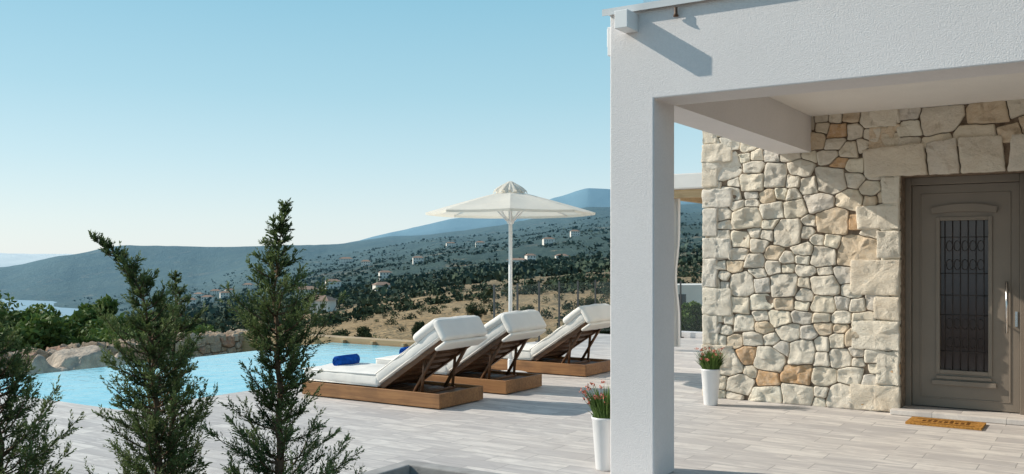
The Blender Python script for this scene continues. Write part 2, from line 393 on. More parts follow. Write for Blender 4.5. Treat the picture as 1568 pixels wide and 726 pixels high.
def leafquads(C,size,rg,aspect=.6):
    n=len(C); a=rg.normal(size=(n,3)); a/=np.linalg.norm(a,axis=1,keepdims=True)
    b=rg.normal(size=(n,3)); b-=a*(a*b).sum(1,keepdims=True); b/=np.linalg.norm(b,axis=1,keepdims=True)
    s=np.asarray(size).reshape(-1,1)*np.ones((n,1)); a=a*s; b=b*s*aspect
    return np.stack([C-a,C-b,C+a,C+b],1)
def blobpts(n,rg):
    p=rg.normal(size=(n,3)); p/=np.linalg.norm(p,axis=1,keepdims=True); return p*(rg.rand(n,1)**.35)
rg=np.random.RandomState(11)
allv=[];allc=[]
def scatter(N,rmin,rmax,k,smin,smax,thr,qs,open_field=0.0):
    px=rg.uniform(-350,1700,N*4); r=np.exp(rg.uniform(math.log(rmin),math.log(rmax),N*4))
    th=np.arctan((px-CX)/F); x,y,z=terr(th,r)
    m=(fbm(x/45,y/45,3)+.35*fbm(x/9,y/9,2)>thr)&(z>-99)
    m&=~((px>455)&(r<330)&(rg.rand(len(px))<open_field))
    x,y,z,r=x[m][:N],y[m][:N],z[m][:N],r[m][:N]; n=len(x)
    s=smin+(smax-smin)*rg.rand(n)**2
    P=blobpts(n*k,rg).reshape(n,k,3); P[:,:,2]=P[:,:,2]*.75
    lob=rg.normal(size=(n,4,3))*.45; P=P*.65+lob[:,rg.randint(0,4,k),:]*np.array([1,1,.6])
    C=np.stack([x,y,z+s*.5],1)[:,None,:]+P*s[:,None,None]
    q=leafquads(C.reshape(-1,3),np.repeat(s*qs,k)*rg.uniform(.6,1.3,n*k),rg,.8)
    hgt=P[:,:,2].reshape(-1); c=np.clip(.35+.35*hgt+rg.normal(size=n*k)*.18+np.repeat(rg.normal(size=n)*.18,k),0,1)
    allv.append(q.reshape(-1,3)); allc.append(c)
scatter(380,65,240,160,.35,1.5,.0,.12,.45)
scatter(2900,200,600,32,.8,2.7,-.03,.27,.4)
scatter(11500,420,2400,11,1.4,3.8,-.08,.5)
np_mesh('distant_trees',np.concatenate(allv),4,M_dtree,np.concatenate(allc))

def house(px,r,wd,dp,h,rot,roof=True):
    th=math.atan((px-CX)/F); x,y,z=[float(q) for q in terr(th,r/math.cos(th))]
    mb=MB(); mb.box(-wd/2,wd/2,-dp/2,dp/2,-3,h,M_house)
    if roof:
        e=.5; mb.add([(-wd/2-e,-dp/2-e,h),(wd/2+e,-dp/2-e,h),(wd/2+e,dp/2+e,h),(-wd/2-e,dp/2+e,h),(-wd/4,0,h+dp*.22),(wd/4,0,h+dp*.22)],
          [(0,1,5,4),(1,2,5),(2,3,4,5),(3,0,4),(3,2,1,0)],M_roof)
    for f in range(int(h//3)):
        for k in range(int(wd//3)):
            u=-wd/2+1.5+k*3; mb.box(u-.5,u+.5,-dp/2-.08,-dp/2-.01,f*3+.9,f*3+2.2,M_win)
    mb.obj('village_house',rot=rot,loc=(x,y,z+.8))
for a_ in [(510,830,13,9,6.5,.3),(488,300,9,7,3.2,-.2),(470,600,14,9,6,.1),(840,1150,14,9,7,.2),(792,900,20,9,4,-.2),(812,920,9,8,6,.3),(530,1800,26,14,9,.1),
    (330,1300,14,10,6,.2),(352,1450,14,10,6,.5),(305,1600,16,10,6,-.3),(380,1200,12,9,6,.1),(585,520,9,7,3.2,.4),(560,1250,12,9,6,.1),(290,900,12,9,6,.3),(880,1300,12,9,6,.1),(318,1000,12,9,6,.1),(345,1100,12,9,6,.4),(250,1100,14,9,6,.1),(275,1350,14,9,6,.1),
    (640,1100,12,9,6,.2),(735,1350,13,9,6,.1),(590,900,12,8,6,.3),(690,1700,16,10,6,.2),(860,820,11,8,3.2,.1)]:
    house(*a_)
house(1050,95,6,5,3.1,.2,False)

# ---------------------------------------------------------------- terrace
mb=MB()
us=[-13.0,-11.98,-8.8,-8.27,-4.27,9]; vs=[-9,5.25,5.71,12.6,12.95,16.6]
def hole(i,j):
    u=(us[i]+us[i+1])/2; v=(vs[j]+vs[j+1])/2
    if u>-4.27 and v<5.25: return True
    if u<-8.27 and 5.71<v<12.6: return True
    if u<-8.8 and v>12.6: return True
    return False
nu,nv=len(us)-1,len(vs)-1
for i in range(nu):
    for j in range(nv):
        if hole(i,j): continue
        u0,u1,v0,v1=us[i],us[i+1],vs[j],vs[j+1]
        mb.add([(u0,v0,0),(u1,v0,0),(u1,v1,0),(u0,v1,0)],[(0,1,2,3)],M_deck)
        for (di,dj,p,q) in ((-1,0,(u0,v1),(u0,v0)),(1,0,(u1,v0),(u1,v1)),(0,-1,(u0,v0),(u1,v0)),(0,1,(u1,v1),(u0,v1))):
            a_,b_=i+di,j+dj
            if a_<0 or a_>=nu or b_<0 or b_>=nv or hole(a_,b_):
                mb.add([(p[0],p[1],0),(q[0],q[1],0),(q[0],q[1],-1.6),(p[0],p[1],-1.6)],[(0,3,2,1)],M_deck)
mb.obj('stone_terrace',rot=R)
pe=empty('swimming_pool')
mb=MB(); mb.box(-11.86,-8.3,5.74,12.57,-1.5,-1.45,M_pooltile)
mb.box(-12.06,-11.86,5.68,12.62,-1.6,-.045,M_pooltile)
mb.obj('basin',pe)
mb=MB(); mb.add([(-12.0,5.712,-.035),(-8.272,5.712,-.035),(-8.272,12.598,-.035),(-12.0,12.598,-.035)],[(0,1,2,3)],M_pool)
mb.add([(-12.0,5.712,-.035),(-12.0,12.598,-.035),(-12.066,12.598,-.08),(-12.066,5.712,-.08)],[(0,1,2,3)],M_pool); mb.obj('water',pe)
mb=MB()
for k in range(3): mb.box(-14.6,-8.83,12.70+k*.11,12.80+k*.11,-1.5,.055-.004*k,M_woodl)
for k in range(9): mb.box(-14.62+k*.7,-14.56+k*.7,12.62,12.70,-1.4,.02,M_woodl)
mb.obj('timber_edging',rot=R,bevel=.006)

mb=MB(); mb.box(-4.27,9,5.13,5.25,-.3,.06,M_concrete); mb.box(-4.27,-4.15,-9,5.13,-.3,.06,M_concrete)
mb.obj('garden_kerb',rot=R,bevel=.01)
mb=MB(); N=40
vsx=[(-4.15+13.15*i/N,-9+14.13*j/N,-.06+.05*mnoise.noise(Vector((i*.7,j*.7,0)))) for i in range(N+1) for j in range(N+1)]
mb.add(vsx,[(i*(N+1)+j,(i+1)*(N+1)+j,(i+1)*(N+1)+j+1,i*(N+1)+j+1) for i in range(N) for j in range(N)],M_soil,True); mb.obj('garden_soil',rot=R)

# ---------------------------------------------------------------- stone generator
def clip(poly,n,d):
    out=[]
    for i in range(len(poly)):
        p,q=poly[i],poly[(i+1)%len(poly)]
        a=n[0]*p[0]+n[1]*p[1]-d; b=n[0]*q[0]+n[1]*q[1]-d
        if a<=0: out.append(p)
        if (a<0 and b>0) or (a>0 and b<0):
            t=a/(a-b); out.append((p[0]+(q[0]-p[0])*t,p[1]+(q[1]-p[1])*t))
    return out
class Stones:
    def __init__(s): s.v=[];s.f=[];s.c=[]
    def stone(s,poly,col,off,depth,mapf,rnd,step=.022,cc=.010,amp=.012):
        if len(poly)<3: return
        p2=[]
        for i in range(len(poly)):
            p,q=poly[i],poly[(i+1)%len(poly)]
            L=math.hypot(q[0]-p[0],q[1]-p[1]); t=min(.28,cc/max(L,1e-4))
            p2.append((p[0]+(q[0]-p[0])*t,p[1]+(q[1]-p[1])*t)); p2.append((q[0]-(q[0]-p[0])*t,q[1]-(q[1]-p[1])*t))
        poly=p2
        pts=[]
        for i in range(len(poly)):
            p,q=poly[i],poly[(i+1)%len(poly)]; L=math.hypot(q[0]-p[0],q[1]-p[1]); k=max(1,int(L/step))
            for m in range(k):
                t=m/k; x,y=p[0]+(q[0]-p[0])*t,p[1]+(q[1]-p[1])*t
                nn=mnoise.noise_vector(Vector((x*17,y*17,off*31)))*.008; pts.append((x+nn.x,y+nn.y))
        A=0;cx=cy=0
        for i in range(len(pts)):
            p,q=pts[i],pts[(i+1)%len(pts)]; cr=p[0]*q[1]-q[0]*p[1]; A+=cr; cx+=(p[0]+q[0])*cr; cy+=(p[1]+q[1])*cr
        if abs(A)<1e-5: return
        cx/=3*A; cy/=3*A; R0=math.sqrt(abs(A)/2/math.pi)
        tilt=(rnd.uniform(-.09,.05),rnd.uniform(-.07,.07)); seed=rnd.uniform(0,99)
        rings=[(1,-.03),(1,depth*.72),(1-.004/R0,depth*.92),(1-.011/R0,depth),(.76,depth),(.55,depth),(.35,depth),(.16,depth)]
        n=len(pts); o=len(s.v)
        def hgt(X_,Y_):
            return amp*(1.7*mnoise.fractal(Vector((X_*8+seed,Y_*8,seed)),1,2,4)+.9*mnoise.cell(Vector((X_*9+seed+.3*mnoise.noise(Vector((X_*20,Y_*20,0))),Y_*9,seed))))
        for sc_,dd in rings:
            for (x,y) in pts:
                X_,Y_=cx+(x-cx)*sc_,cy+(y-cy)*sc_
                d=dd
                if dd>depth*.7: d+=hgt(X_,Y_)*(1 if dd>=depth else .7)+tilt[0]*(X_-cx)+tilt[1]*(Y_-cy)
                s.v.append(mapf(X_,Y_,d+off))
        s.v.append(mapf(cx,cy,depth+off+hgt(cx,cy)))
        for k in range(len(rings)-1):
            for i in range(n): s.f.append((o+k*n+i,o+k*n+(i+1)%n,o+(k+1)*n+(i+1)%n,o+(k+1)*n+i))
        k=len(rings)-1
        for i in range(n): s.f.append((o+k*n+i,o+k*n+(i+1)%n,o+len(rings)*n))
        s.c+= [col]*(len(rings)*n+1)
    def region(s,x0,x1,y0,y1,rmin,rmax,gap,mapf,rnd,palette,depth=(.024,.038),asp=1.3,big=.3,amp=.012):
        pts=[];tries=0
        while tries<9000:
            tries+=1
            r=rnd.uniform(rmin,rmax) if rnd.random()>big else rnd.uniform(rmax,rmax*1.5)
            if tries>1500: r=rnd.uniform(rmin*.75,rmin*1.1)
            x,y=rnd.uniform(x0,x1),rnd.uniform(y0,y1)
            if all(max(abs(x-a),abs(y-b)*asp)>.88*(r+c) for a,b,c in pts): pts.append((x,y,r))
        for i,(x,y,r) in enumerate(pts):
            poly=[(x0+gap*.5,y0),(x1-gap*.5,y0),(x1-gap*.5,y1),(x0+gap*.5,y1)]
            nb=sorted([(((x-a)**2+((y-b)*asp)**2),a,b,c) for j,(a,b,c) in enumerate(pts) if j!=i])[:26]
            for d2,a,b,c in nb:
                dx,dy=a-x,(b-y)*asp
                dl=math.hypot(dx,dy); q=r/(r+c)
                sx_=abs(dx)/dl; sy_=abs(dy)/dl
                nx,ny=dx*sx_**.8,dy*sy_**.8
                h_=hash((round(min(x,a)*1e4),round(max(x,a)*1e4)))%1000/1000-.5
                nx,ny=nx*math.cos(h_*.35)-ny*math.sin(h_*.35),nx*math.sin(h_*.35)+ny*math.cos(h_*.35)
                mx_,my_=x+(a-x)*q,y+(b-y)*q
                ny*=asp; ln=math.hypot(nx,ny)
                poly=clip(poly,(nx/ln,ny/ln),(nx*mx_+ny*my_)/ln-gap/2)
                if len(poly)<3: break
            if len(poly)>=3: s.stone(poly,palette(x,y,rnd),0,rnd.uniform(*depth),mapf,rnd,amp=amp)
    def rect(s,x0,x1,y0,y1,col,off,depth,mapf,rnd,g=.005):
        j=lambda:rnd.uniform(-.008,.008)
        s.stone([(x0+g+j(),y0+g+j()),(x1-g+j(),y0+g+j()),(x1-g+j(),y1-g+j()),(x0+g+j(),y1-g+j())],col,off,depth,mapf,rnd,amp=.009,cc=.008)
    def obj(s,name,parent=None,flip=False,mat=None):
        me=bpy.data.meshes.new(name); me.from_pydata(s.v,[],[f[::-1] for f in s.f] if flip else s.f); me.materials.append(mat or M_stone)
        me.polygons.foreach_set('use_smooth',[True]*len(me.polygons))
        a=me.attributes.new('col','FLOAT_COLOR','POINT'); a.data.foreach_set('color',np.array([(*c,1) for c in s.c],dtype=np.float32).ravel())
        me.update(); o=bpy.data.objects.new(name,me); COL.objects.link(o)
        if parent: o.parent=parent
        else: o.rotation_euler=(0,0,R)
        return o
def pal(x,y,rnd):
    p=rnd.random(); k=rnd.uniform(.90,1.07)
    if p<.035+(.13 if y<.45 else 0): c=(.66,.40,.20)
    elif p<.15: c=(.73,.58,.41)
    elif p<.45: c=(.83,.76,.64)
    elif p<.55: c=(.69,.64,.57)
    elif p<.8: c=(.79,.72,.61)
    else: c=(.83,.74,.59)
    return tuple(min(.86,q*k) for q in c)
def palq(rnd):
    k=rnd.uniform(.93,1.05); c=rnd.choice([(.82,.76,.66),(.80,.73,.61),(.77,.71,.62),(.80,.70,.56)]); return tuple(q*k for q in c)

# ---------------------------------------------------------------- house
VW=9.685
he=empty('stone_villa')
mb=MB()
OL,OR,OT=-1.765,-.715,2.285
mb.box(-3.74,OL,VW,VW+.5,-.1,3.15,M_mortar); mb.box(OL,OR,VW,VW+.5,OT,3.15,M_mortar); mb.box(OR,7,VW,VW+.5,-.1,3.15,M_mortar)
mb.obj('wall_core',he)
mb=MB(); mb.box(-3.73,7,VW+.5,16,-.1,3.15,M_stucco); mb.obj('house_body',he)
st=Stones(); rnd=random.Random(9)
mf=lambda x,y,d:(x,VW-d,y)
st.region(-3.76,OL-.005,0,3.15,.075,.135,.009,mf,rnd,pal,big=.33)
st.region(OL-.3,1.8,2.55,3.15,.12,.18,.009,mf,rnd,pal,big=.4)
st.region(OR+.03,1.8,0,2.6,.09,.15,.009,mf,rnd,pal)
z=0;k=0
hs=[.26,.33,.30,.24,.36,.28,.25,.31]
while z<2.25:
    h=hs[k%8]; h=min(h,2.285-z) if z+h>2.2 else h; wq=.17 if k%2 else .42
    wq+=rnd.uniform(-.03,.08)
    st.rect(OL-wq,OL-.002,z,z+h,palq(rnd),.016,.036,mf,rnd)
    st.rect(OR+.002,OR+wq,z,z+h,palq(rnd),.016,.036,mf,rnd)
    z+=h;k+=1
xs_=[-2.1,-1.52,-1.24,-.86,-.5,.05]; rr_=[.0,.03,.06,.06,.03]
for i in range(5): 
    st.stone([(xs_[i]+.007,OT+.005),(xs_[i+1]-.007,OT+.005),(xs_[i+1]-.007+(.04 if i>2 else -.03),OT+.28+rr_[min(i+1,4)]),(xs_[i]+.007-(.03 if i<3 else -.04),OT+.28+rr_[i])],palq(rnd),.018,.038,mf,rnd,amp=.009,cc=.008)
z=0;k=1
while z<3.1:
    h=rnd.uniform(.2,.34); wq=.18 if k%2 else .33; h=min(h,3.15-z)
    st.rect(-3.78,-3.78+wq,z,z+h,palq(rnd),.016,.036,mf,rnd)
    z+=h;k+=1
st.obj('stones',he)
st=Stones(); rnd=random.Random(8); mf2=lambda x,y,d:(-3.73-d*.6,x,y)
st.region(VW-.02,12,0,3.15,.1,.16,.012,mf2,rnd,pal); st.obj('stones_side',he,flip=True)

C0,C1=-2.95,-2.622; F0,F1=5.822,6.175; ZB=2.57; ZT=3.185; ZC=2.935
mb=MB()
pl=[(C0,0),(C1,0),(C1,ZB),(7,ZB),(7,ZT),(C0,ZT)]; n=len(pl)
mb.add([(u,F0,z) for u,z in pl]+[(u,F1,z) for u,z in pl],[tuple(range(n)),tuple(range(2*n-1,n-1,-1))]+[(i,i+n,(i+1)%n+n,(i+1)%n) for i in range(n)],M_stucco)
mb.obj('column_and_front_beam',he,bevel=.009)
mb=MB(); mb.box(C0+.001,C1-.001,F1+.001,VW-.0,ZB+.001,ZT-.002,M_stucco); mb.obj('side_beam',he)
mb=MB(); mb.box(C1,7,F1,VW+.3,ZC,ZT-.004,M_soffit); mb.obj('ceiling',he)
mb=MB(); mb.box(C0-.035,7,F0-.035,VW+.3,ZT+.002,ZT+.022,M_metal); mb.box(C0,7,F0+.3,16,ZT+.022,ZT+.05,M_stucco)
mb.box(C0-.04,7,F0-.04,F0-.033,ZT-.02,ZT+.025,M_metal); mb.obj('roof_flashing',he)
mb=MB(); mb.box(-2.83,-2.735,F0-.17,F0,3.03,3.15,M_whitep); mb.obj('rain_spout',he,bevel=.004)
mb=MB(); mb.box(C0-.075,C0,F0+.10,F0+.2,2.98,3.11,M_whitep); mb.box(C0-.03,C0,F0+.02,F0+.05,2.9,3.1,M_whitep); mb.obj('side_spout',he,bevel=.004)
tg=NT('balustrade_glass'); tg.col((.40,.60,.72)); tg.rough(.15); tg.b.inputs['Alpha'].default_value=.7
mb=MB(); mb.box(-2.80,7,F0+.22,F0+.235,ZT+.05,ZT+.95,tg.m)
mb.box(-2.80,7,F0+.2,F0+.255,ZT+.95,ZT+.99,M_metal); mb.obj('roof_balustrade',he)
mb=MB(); mb.lathe([(0,ZC-.035),(.11,ZC-.035),(.13,ZC-.02),(.14,ZC)],-1.35,7.9,M_pot); mb.obj('ceiling_lamp',he)
mb=MB()
mb.lathe([(.012,3.15),(.012,3.11),(.02,3.09),(.0,3.085)],-2.45,F0-.03,M_woodd,8); mb.obj('insulator',he)

# door
de=empty('front_door')
mb=MB(); VD=VW+.235
def fr(x0,x1,z0,z1,v0,v1,m=M_door): mb.box(x0,x1,v0,v1,z0,z1,m)
fr(OL,OL+.055,.05,OT,VD-.05,VD+.05); fr(OR-.055,OR,.05,OT,VD-.05,VD+.05); fr(OL+.055,OR-.055,OT-.075,OT,VD-.05,VD+.05)
fr(OL,OR,.05,OT,VD+.06,VD+.07,M_iron)
mb.obj('door_frame',de,bevel=.006)
mb=MB()
s0,s1=OL+.06,OR-.06; w0,w1,wz0,wz1=-1.455,-1.035,.42,1.86
fr(s0,w0,.06,OT-.08,VD-.01,VD+.04); fr(w1,s1,.06,OT-.08,VD-.01,VD+.04); fr(w0,w1,.06,wz0,VD-.01,VD+.04); fr(w0,w1,wz1,OT-.08,VD-.01,VD+.04)
mb.obj('door_leaf',de)
mb=MB()
e=.035
fr(w0-e,w0,wz0-e,wz1+e,VD-.025,VD-.01); fr(w1,w1+e,wz0-e,wz1+e,VD-.025,VD-.01); fr(w0,w1,wz0-e,wz0,VD-.025,VD-.01); fr(w0,w1,wz1,wz1+e,VD-.025,VD-.01)
a0,a1,b0,b1=s0+.07,s1-.07,.14,OT-.16
for q in ((a0,a0+.012,b0,b1),(a1-.012,a1,b0,b1),(a0+.012,a1-.012,b0,b0+.012),(a0+.012,a1-.012,b1-.012,b1)): fr(*q,VD-.017,VD-.01)
n=14; cxm=(w0+w1)/2; hw=.29
top=[];bot=[]
for k in range(n+1):
    t=-1+2*k/n; zt=1.985+.035*(1-t*t); top.append((cxm+hw*t,zt)); bot.append((cxm+hw*.97*t,1.925+.02*(1-t*t)))
vsx=[(x,VD-.04,z) for x,z in top]+[(x,VD-.04,z) for x,z in bot]+[(x,VD-.01,z) for x,z in top]+[(x,VD-.01,z) for x,z in bot]
m=n+1
fs=[(k,m+k,m+k+1,k+1) for k in range(n)]+[(k,k+1,2*m+k+1,2*m+k) for k in range(n)]+[(m+k,3*m+k,3*m+k+1,m+k+1) for k in range(n)]+[(0,2*m,3*m,m),(n,m+n,3*m+n,2*m+n)]
mb.add(vsx,fs,M_door)
mb.box(cxm-.24,cxm+.24,VD-.035,VD-.01,.335,.365,M_door); mb.box(cxm-.28,cxm+.28,VD-.045,VD-.01,.275,.32,M_door)
mb.obj('mouldings',de,bevel=.004)
mb=MB(); fr(w0,w1,wz0,wz1,VD+.02,VD+.03,M_dglass); mb.obj('glass',de)
mb=MB()
for k in range(6):
    u=w0+.04+k*(w1-w0-.08)/5; mb.tube([(u,VD+.005,wz0),(u,VD+.005,wz1)],.004,M_iron,6)
for zz in (.6,.95,1.14,1.35,1.7): mb.tube([(w0,VD+.004,zz),(w1,VD+.004,zz)],.004,M_iron,6)
for zc in (.775,1.525):
    for k in range(5):
        u=w0+.08+k*(w1-w0-.08)/5
        for sg in (-1,1):
            mb.tube([(u+.028*math.cos(t),VD+.002,zc+sg*.09+.05*math.sin(t)) for t in [i*.52 for i in range(13)]],.003,M_iron,5,False)
mb.obj('iron_grille',de)
mb=MB(); u=-.875; mb.tube([(u,VD-.07,.80),(u,VD-.07,1.28)],.013,M_steel,12)
for zz in (.87,1.21): mb.tube([(u,VD-.07,zz),(u,VD-.01,zz)],.008,M_steel,8)
mb.box(-.81,-.79,VD-.022,VD-.01,.86,1.0,M_steel); mb.obj('handle',de)
mb=MB(); mb.box(-1.84,-.6,VW-.16,VD+.06,.003,.05,M_deck); mb.obj('threshold',de,bevel=.005)
mb=MB(); mb.box(-1.62,-1.0,VW-.62,VW-.27,.002,.02,M_coir)
for k in range(9): mb.box(-1.5+k*.045,-1.475+k*.045,VW-.5,VW-.42+.02*(k%3),.021,.0225,M_coird)
mb.box(-1.56,-1.06,VW-.36,VW-.345,.021,.0225,M_coird); mb.box(-1.56,-1.06,VW-.575,VW-.56,.021,.0225,M_coird)
mb.obj('doormat',rot=R)

# ---------------------------------------------------------------- loungers
def lounger(v0,u0=-7.5,u1=-5.62,wd=.76,nm='sun_lounger'):
    e=empty(nm); v1=v0+wd
    mb=MB(); t=.03
    mb.box(u0,u1,v0,v0+t,.012,.155,M_wood); mb.box(u0,u1,v1-t,v1,.012,.155,M_wood)
    mb.box(u1-t,u1,v0+t,v1-t,.012,.155,M_wood); mb.box(u0,u0+t,v0+t,v1-t,.012,.155,M_wood)
    for k in range(12):
        a=u0+t+.01+k*.155; mb.box(a,min(a+.13,u1-t-.005),v0+t,v1-t,.10,.122,M_woodd)
    for (a,b) in ((u0+.1,v0+.1),(u1-.16,v0+.1),(u0+.1,v1-.16),(u1-.16,v1-.16)): mb.box(a,a+.06,b,b+.06,0,.10,M_woodd)
    mb.obj('wood_base',e,bevel=.004)
    mb=MB(); piv=u0+1.06
    vs_,fs_=rbox(u0-.02,piv+.02,v0+.02,v1-.02,.158,.30,.045,.02); mb.add(vs_,fs_,M_cush,True)
    mb.obj('seat_cushion',e)
    A=math.radians(33); M=Matrix.Translation((piv+.02,0,.17))@Matrix.Rotation(-A,4,'Y')
    mb=MB()
    vs_,fs_=rbox(0,.98,v0+.02,v1-.02,.02,.15,.045,.02); mb.add(vs_,fs_,M_cush,True,M)
    vs_,fs_=rbox(.66,1.02,v0+.0,v1-.0,.135,.225,.043,.02); mb.add(vs_,fs_,M_cush,True,M)
    vs_,fs_=rbox(.955,1.035,v0+.0,v1-.0,-.03,.2,.035,.012); mb.add(vs_,fs_,M_cush,True,M)
    vs_,fs_=rbox(.84,1.0,v0+.01,v1-.01,-.065,-.03,.016,.008); mb.add(vs_,fs_,M_cush,True,M)
    mb.obj('back_cushion',e)
    mb=MB()
    for vv in (v0+.05,v1-.09): mb.box(0,.93,vv,vv+.04,-.035,.012,M_woodd,M)
    for k in range(7): a=.03+k*.14; mb.box(a,a+.07,v0+.09,v1-.09,-.02,.01,M_woodd,M)
    for vv in (v0+.10,v1-.14):
        p=M@Vector((.62,0,-.03)); q=Vector((u1-.30,0,.13)); s_=M@Vector((.80,0,-.03))
        for a,b in ((p,q),(s_,Vector((piv+.42,0,.13)))):
            mb.tube([(a.x,vv,a.z),(b.x,vv,b.z)],.019,M_woodd,4)
    mb.tube([(u1-.30,v0+.1,.13),(u1-.30,v1-.1,.13)],.018,M_woodd,8)
    mb.obj('back_frame',e)
    mb=MB()
    for zz in (.172,.287):
        mb.tube([(u0-.013,v0+.024,zz),(piv,v0+.024,zz)],.006,M_cush,6)
    for zz in (.035,.135):
        mb.tube([tuple(M@Vector((.03,v0+.024,zz))),tuple(M@Vector((.96,v0+.024,zz)))],.006,M_cush,6)
    mb.obj('cushion_piping',e)
    return e
lounger(7.40); lounger(8.60); lounger(10.42)
def towel(u,v,z=.305,L=.34):
    mb=MB(); r=.058
    mb.tube([(u,v-L/2+.0,z+r),(u,v-L/2+.01,z+r),(u,v,z+r),(u,v+L/2-.01,z+r),(u,v+L/2,z+r)],[r-.012,r,r+.002,r,r-.012],M_towel,24)
    for sg in (-1,1):
        sp=[(u+(.008+.042*k/40)*math.cos(k*.45),v+sg*(L/2+.002),z+r+(.008+.042*k/40)*math.sin(k*.45)) for k in range(41)]
        mb.tube(sp,.0045,M_towel,6)
    mb.tube([(u+r*.3,v-L/2+.02,z+2*r-.004),(u+r*.3,v+L/2-.02,z+2*r-.004)],.007,M_towel,8)
    mb.obj('rolled_towel',rot=R)
towel(-7.22,7.80); towel(-7.25,8.98)

# ---------------------------------------------------------------- umbrella
def umbrella():
    ux,uy=-.02,11.95; e=empty('patio_umbrella',0,(ux,uy,0)); mb=MB()
    mb.lathe([(.0,.05),(.2,.05),(.24,.03),(.25,0)],0,0,M_whitep,32); mb.lathe([(.035,.05),(.035,.2),(.03,.22),(.0,.22)],0,0,M_whitep,16)
    mb.tube([(0,0,.03),(0,0,2.40)],.024,M_whitep,16)
    mb.lathe([(.024,1.93),(.045,1.94),(.045,1.99),(.024,2.0)],0,0,M_whitep,16)
    mb.obj('pole_and_base',e)
    R0=1.08; ztop=2.36; zed=2.075; NR=8; SUB=8; NRr=10
    def P(k,t):
        a=2*math.pi*k/NR; fr_=k-math.floor(k); 
        f=math.cos(math.pi/NR)/math.cos(math.pi/NR*(2*fr_-1))
        sag=4*fr_*(1-fr_)
        rr=R0*t*(f-.015*sag); z=ztop-(ztop-zed)*(t**1.12)-.022*sag*t*math.sin(math.pi*min(t,.9))
        return (rr*math.cos(a),rr*math.sin(a),z)
    mb=MB(); vs_=[];fs_=[]; n=NR*SUB
    for j in range(NRr+1):
        t=.1+.9*j/NRr
        for k in range(n): vs_.append(P(k/SUB,t))
    for k in range(n): x,y,z=P(k/SUB,1); vs_.append((x*.997,y*.997,z-.03))
    for j in range(NRr+1):
        for k in range(n): fs_.append((j*n+k,j*n+(k+1)%n,(j+1)*n+(k+1)%n,(j+1)*n+k))
    mb.add(vs_,fs_,M_canopy,False); mb.obj('canopy',e)
    mb=MB(); vs_=[];fs_=[]; n=64
    for (r,z,am) in ((.0,2.475,0),(.03,2.47,0),(.07,2.44,.006),(.12,2.41,.010),(.17,2.37,.018),(.20,2.335,.024)):
        for k in range(n):
            a=2*math.pi*k/n; rr=r+am*math.sin(8*a); vs_.append((rr*math.cos(a),rr*math.sin(a),z+am*1.0*math.cos(16*a+1)))
    for j in range(5):
        for k in range(n): fs_.append((j*n+k,j*n+(k+1)%n,(j+1)*n+(k+1)%n,(j+1)*n+k))
    mb.add(vs_,fs_,M_canopy,True)
    mb.obj('vent_cap',e)
    mb=MB()
    for k in range(NR):
        a=P(k,.08); b=P(k,.99); mb.tube([(a[0],a[1],a[2]-.012),(b[0],b[1],b[2]-.012)],.008,M_whitep,6)
        c=P(k,.30); ang=2*math.pi*k/NR; mb.tube([(.04*math.cos(ang),.04*math.sin(ang),1.965),(c[0],c[1],c[2]-.018)],.010,M_whitep,6)
    mb.obj('ribs',e)
umbrella()

# ---------------------------------------------------------------- planters
def planter(u,v,h=.37,seed=1,nm='potted_plant'):
    x,y=uv2xy(u,v); e=empty(nm,0,(x,y,0)); mb=MB(); rg=random.Random(seed)
    mb.lathe([(0,.0),(.066,.0),(.07,.008),(.096,h-.02),(.10,h-.015),(.101,h),(.092,h),(.09,h-.03),(0,h-.03)],0,0,M_pot,40)
    mb.obj('pot',e)
    mb=MB(); mb.lathe([(.09,h-.028),(0,h-.022)],0,0,M_soil,20); mb.obj('soil',e)
    vs=[];c=[]
    tips=[]
    for i in range(520):
        a=rg.uniform(0,6.28); r0=.08*math.sqrt(rg.random()); out=rg.uniform(.0,.08)+r0*.5; H_=rg.uniform(.10,.28)*(1-r0*2.5)
        b=Vector((r0*math.cos(a),r0*math.sin(a),h-.03)); d=Vector((math.cos(a),math.sin(a),0)); sd=Vector((-math.sin(a+rg.uniform(-1,1)),math.cos(a),0))*rg.uniform(.003,.007)
        p=b; 
        for k in range(3):
            t=(k+1)/3; q=b+d*out*t*t+Vector((0,0,H_*t)); w0_=1-.15*k; w1_=[1.1,.8,.05][k]
            vs+= [p-sd*w0_,p+sd*w0_,q+sd*w1_,q-sd*w1_]; c.append(rg.uniform(0,.8)); p=q
        tips.append(p)
    np_mesh('leaves',np.array([tuple(v) for v in vs]),4,M_blade,c,e)
    mb=MB()
    for p in rg.sample([t for t in tips if t.z>h+.09],24):
        for k in range(9):
            o=Vector((rg.gauss(0,.009),rg.gauss(0,.009),rg.gauss(.012,.007))); q=p+o; n_=Vector((rg.gauss(0,1),rg.gauss(0,1),rg.gauss(0,1))).normalized(); a=n_.orthogonal().normalized()*.008; b=n_.cross(a)
            mb.add([q-a,q-b,q+a,q+b],[(0,1,2,3)],M_flower)
    mb.obj('flowers',e)
planter(-3.06,5.97,.375,1); planter(-3.50,9.17,.37,2)

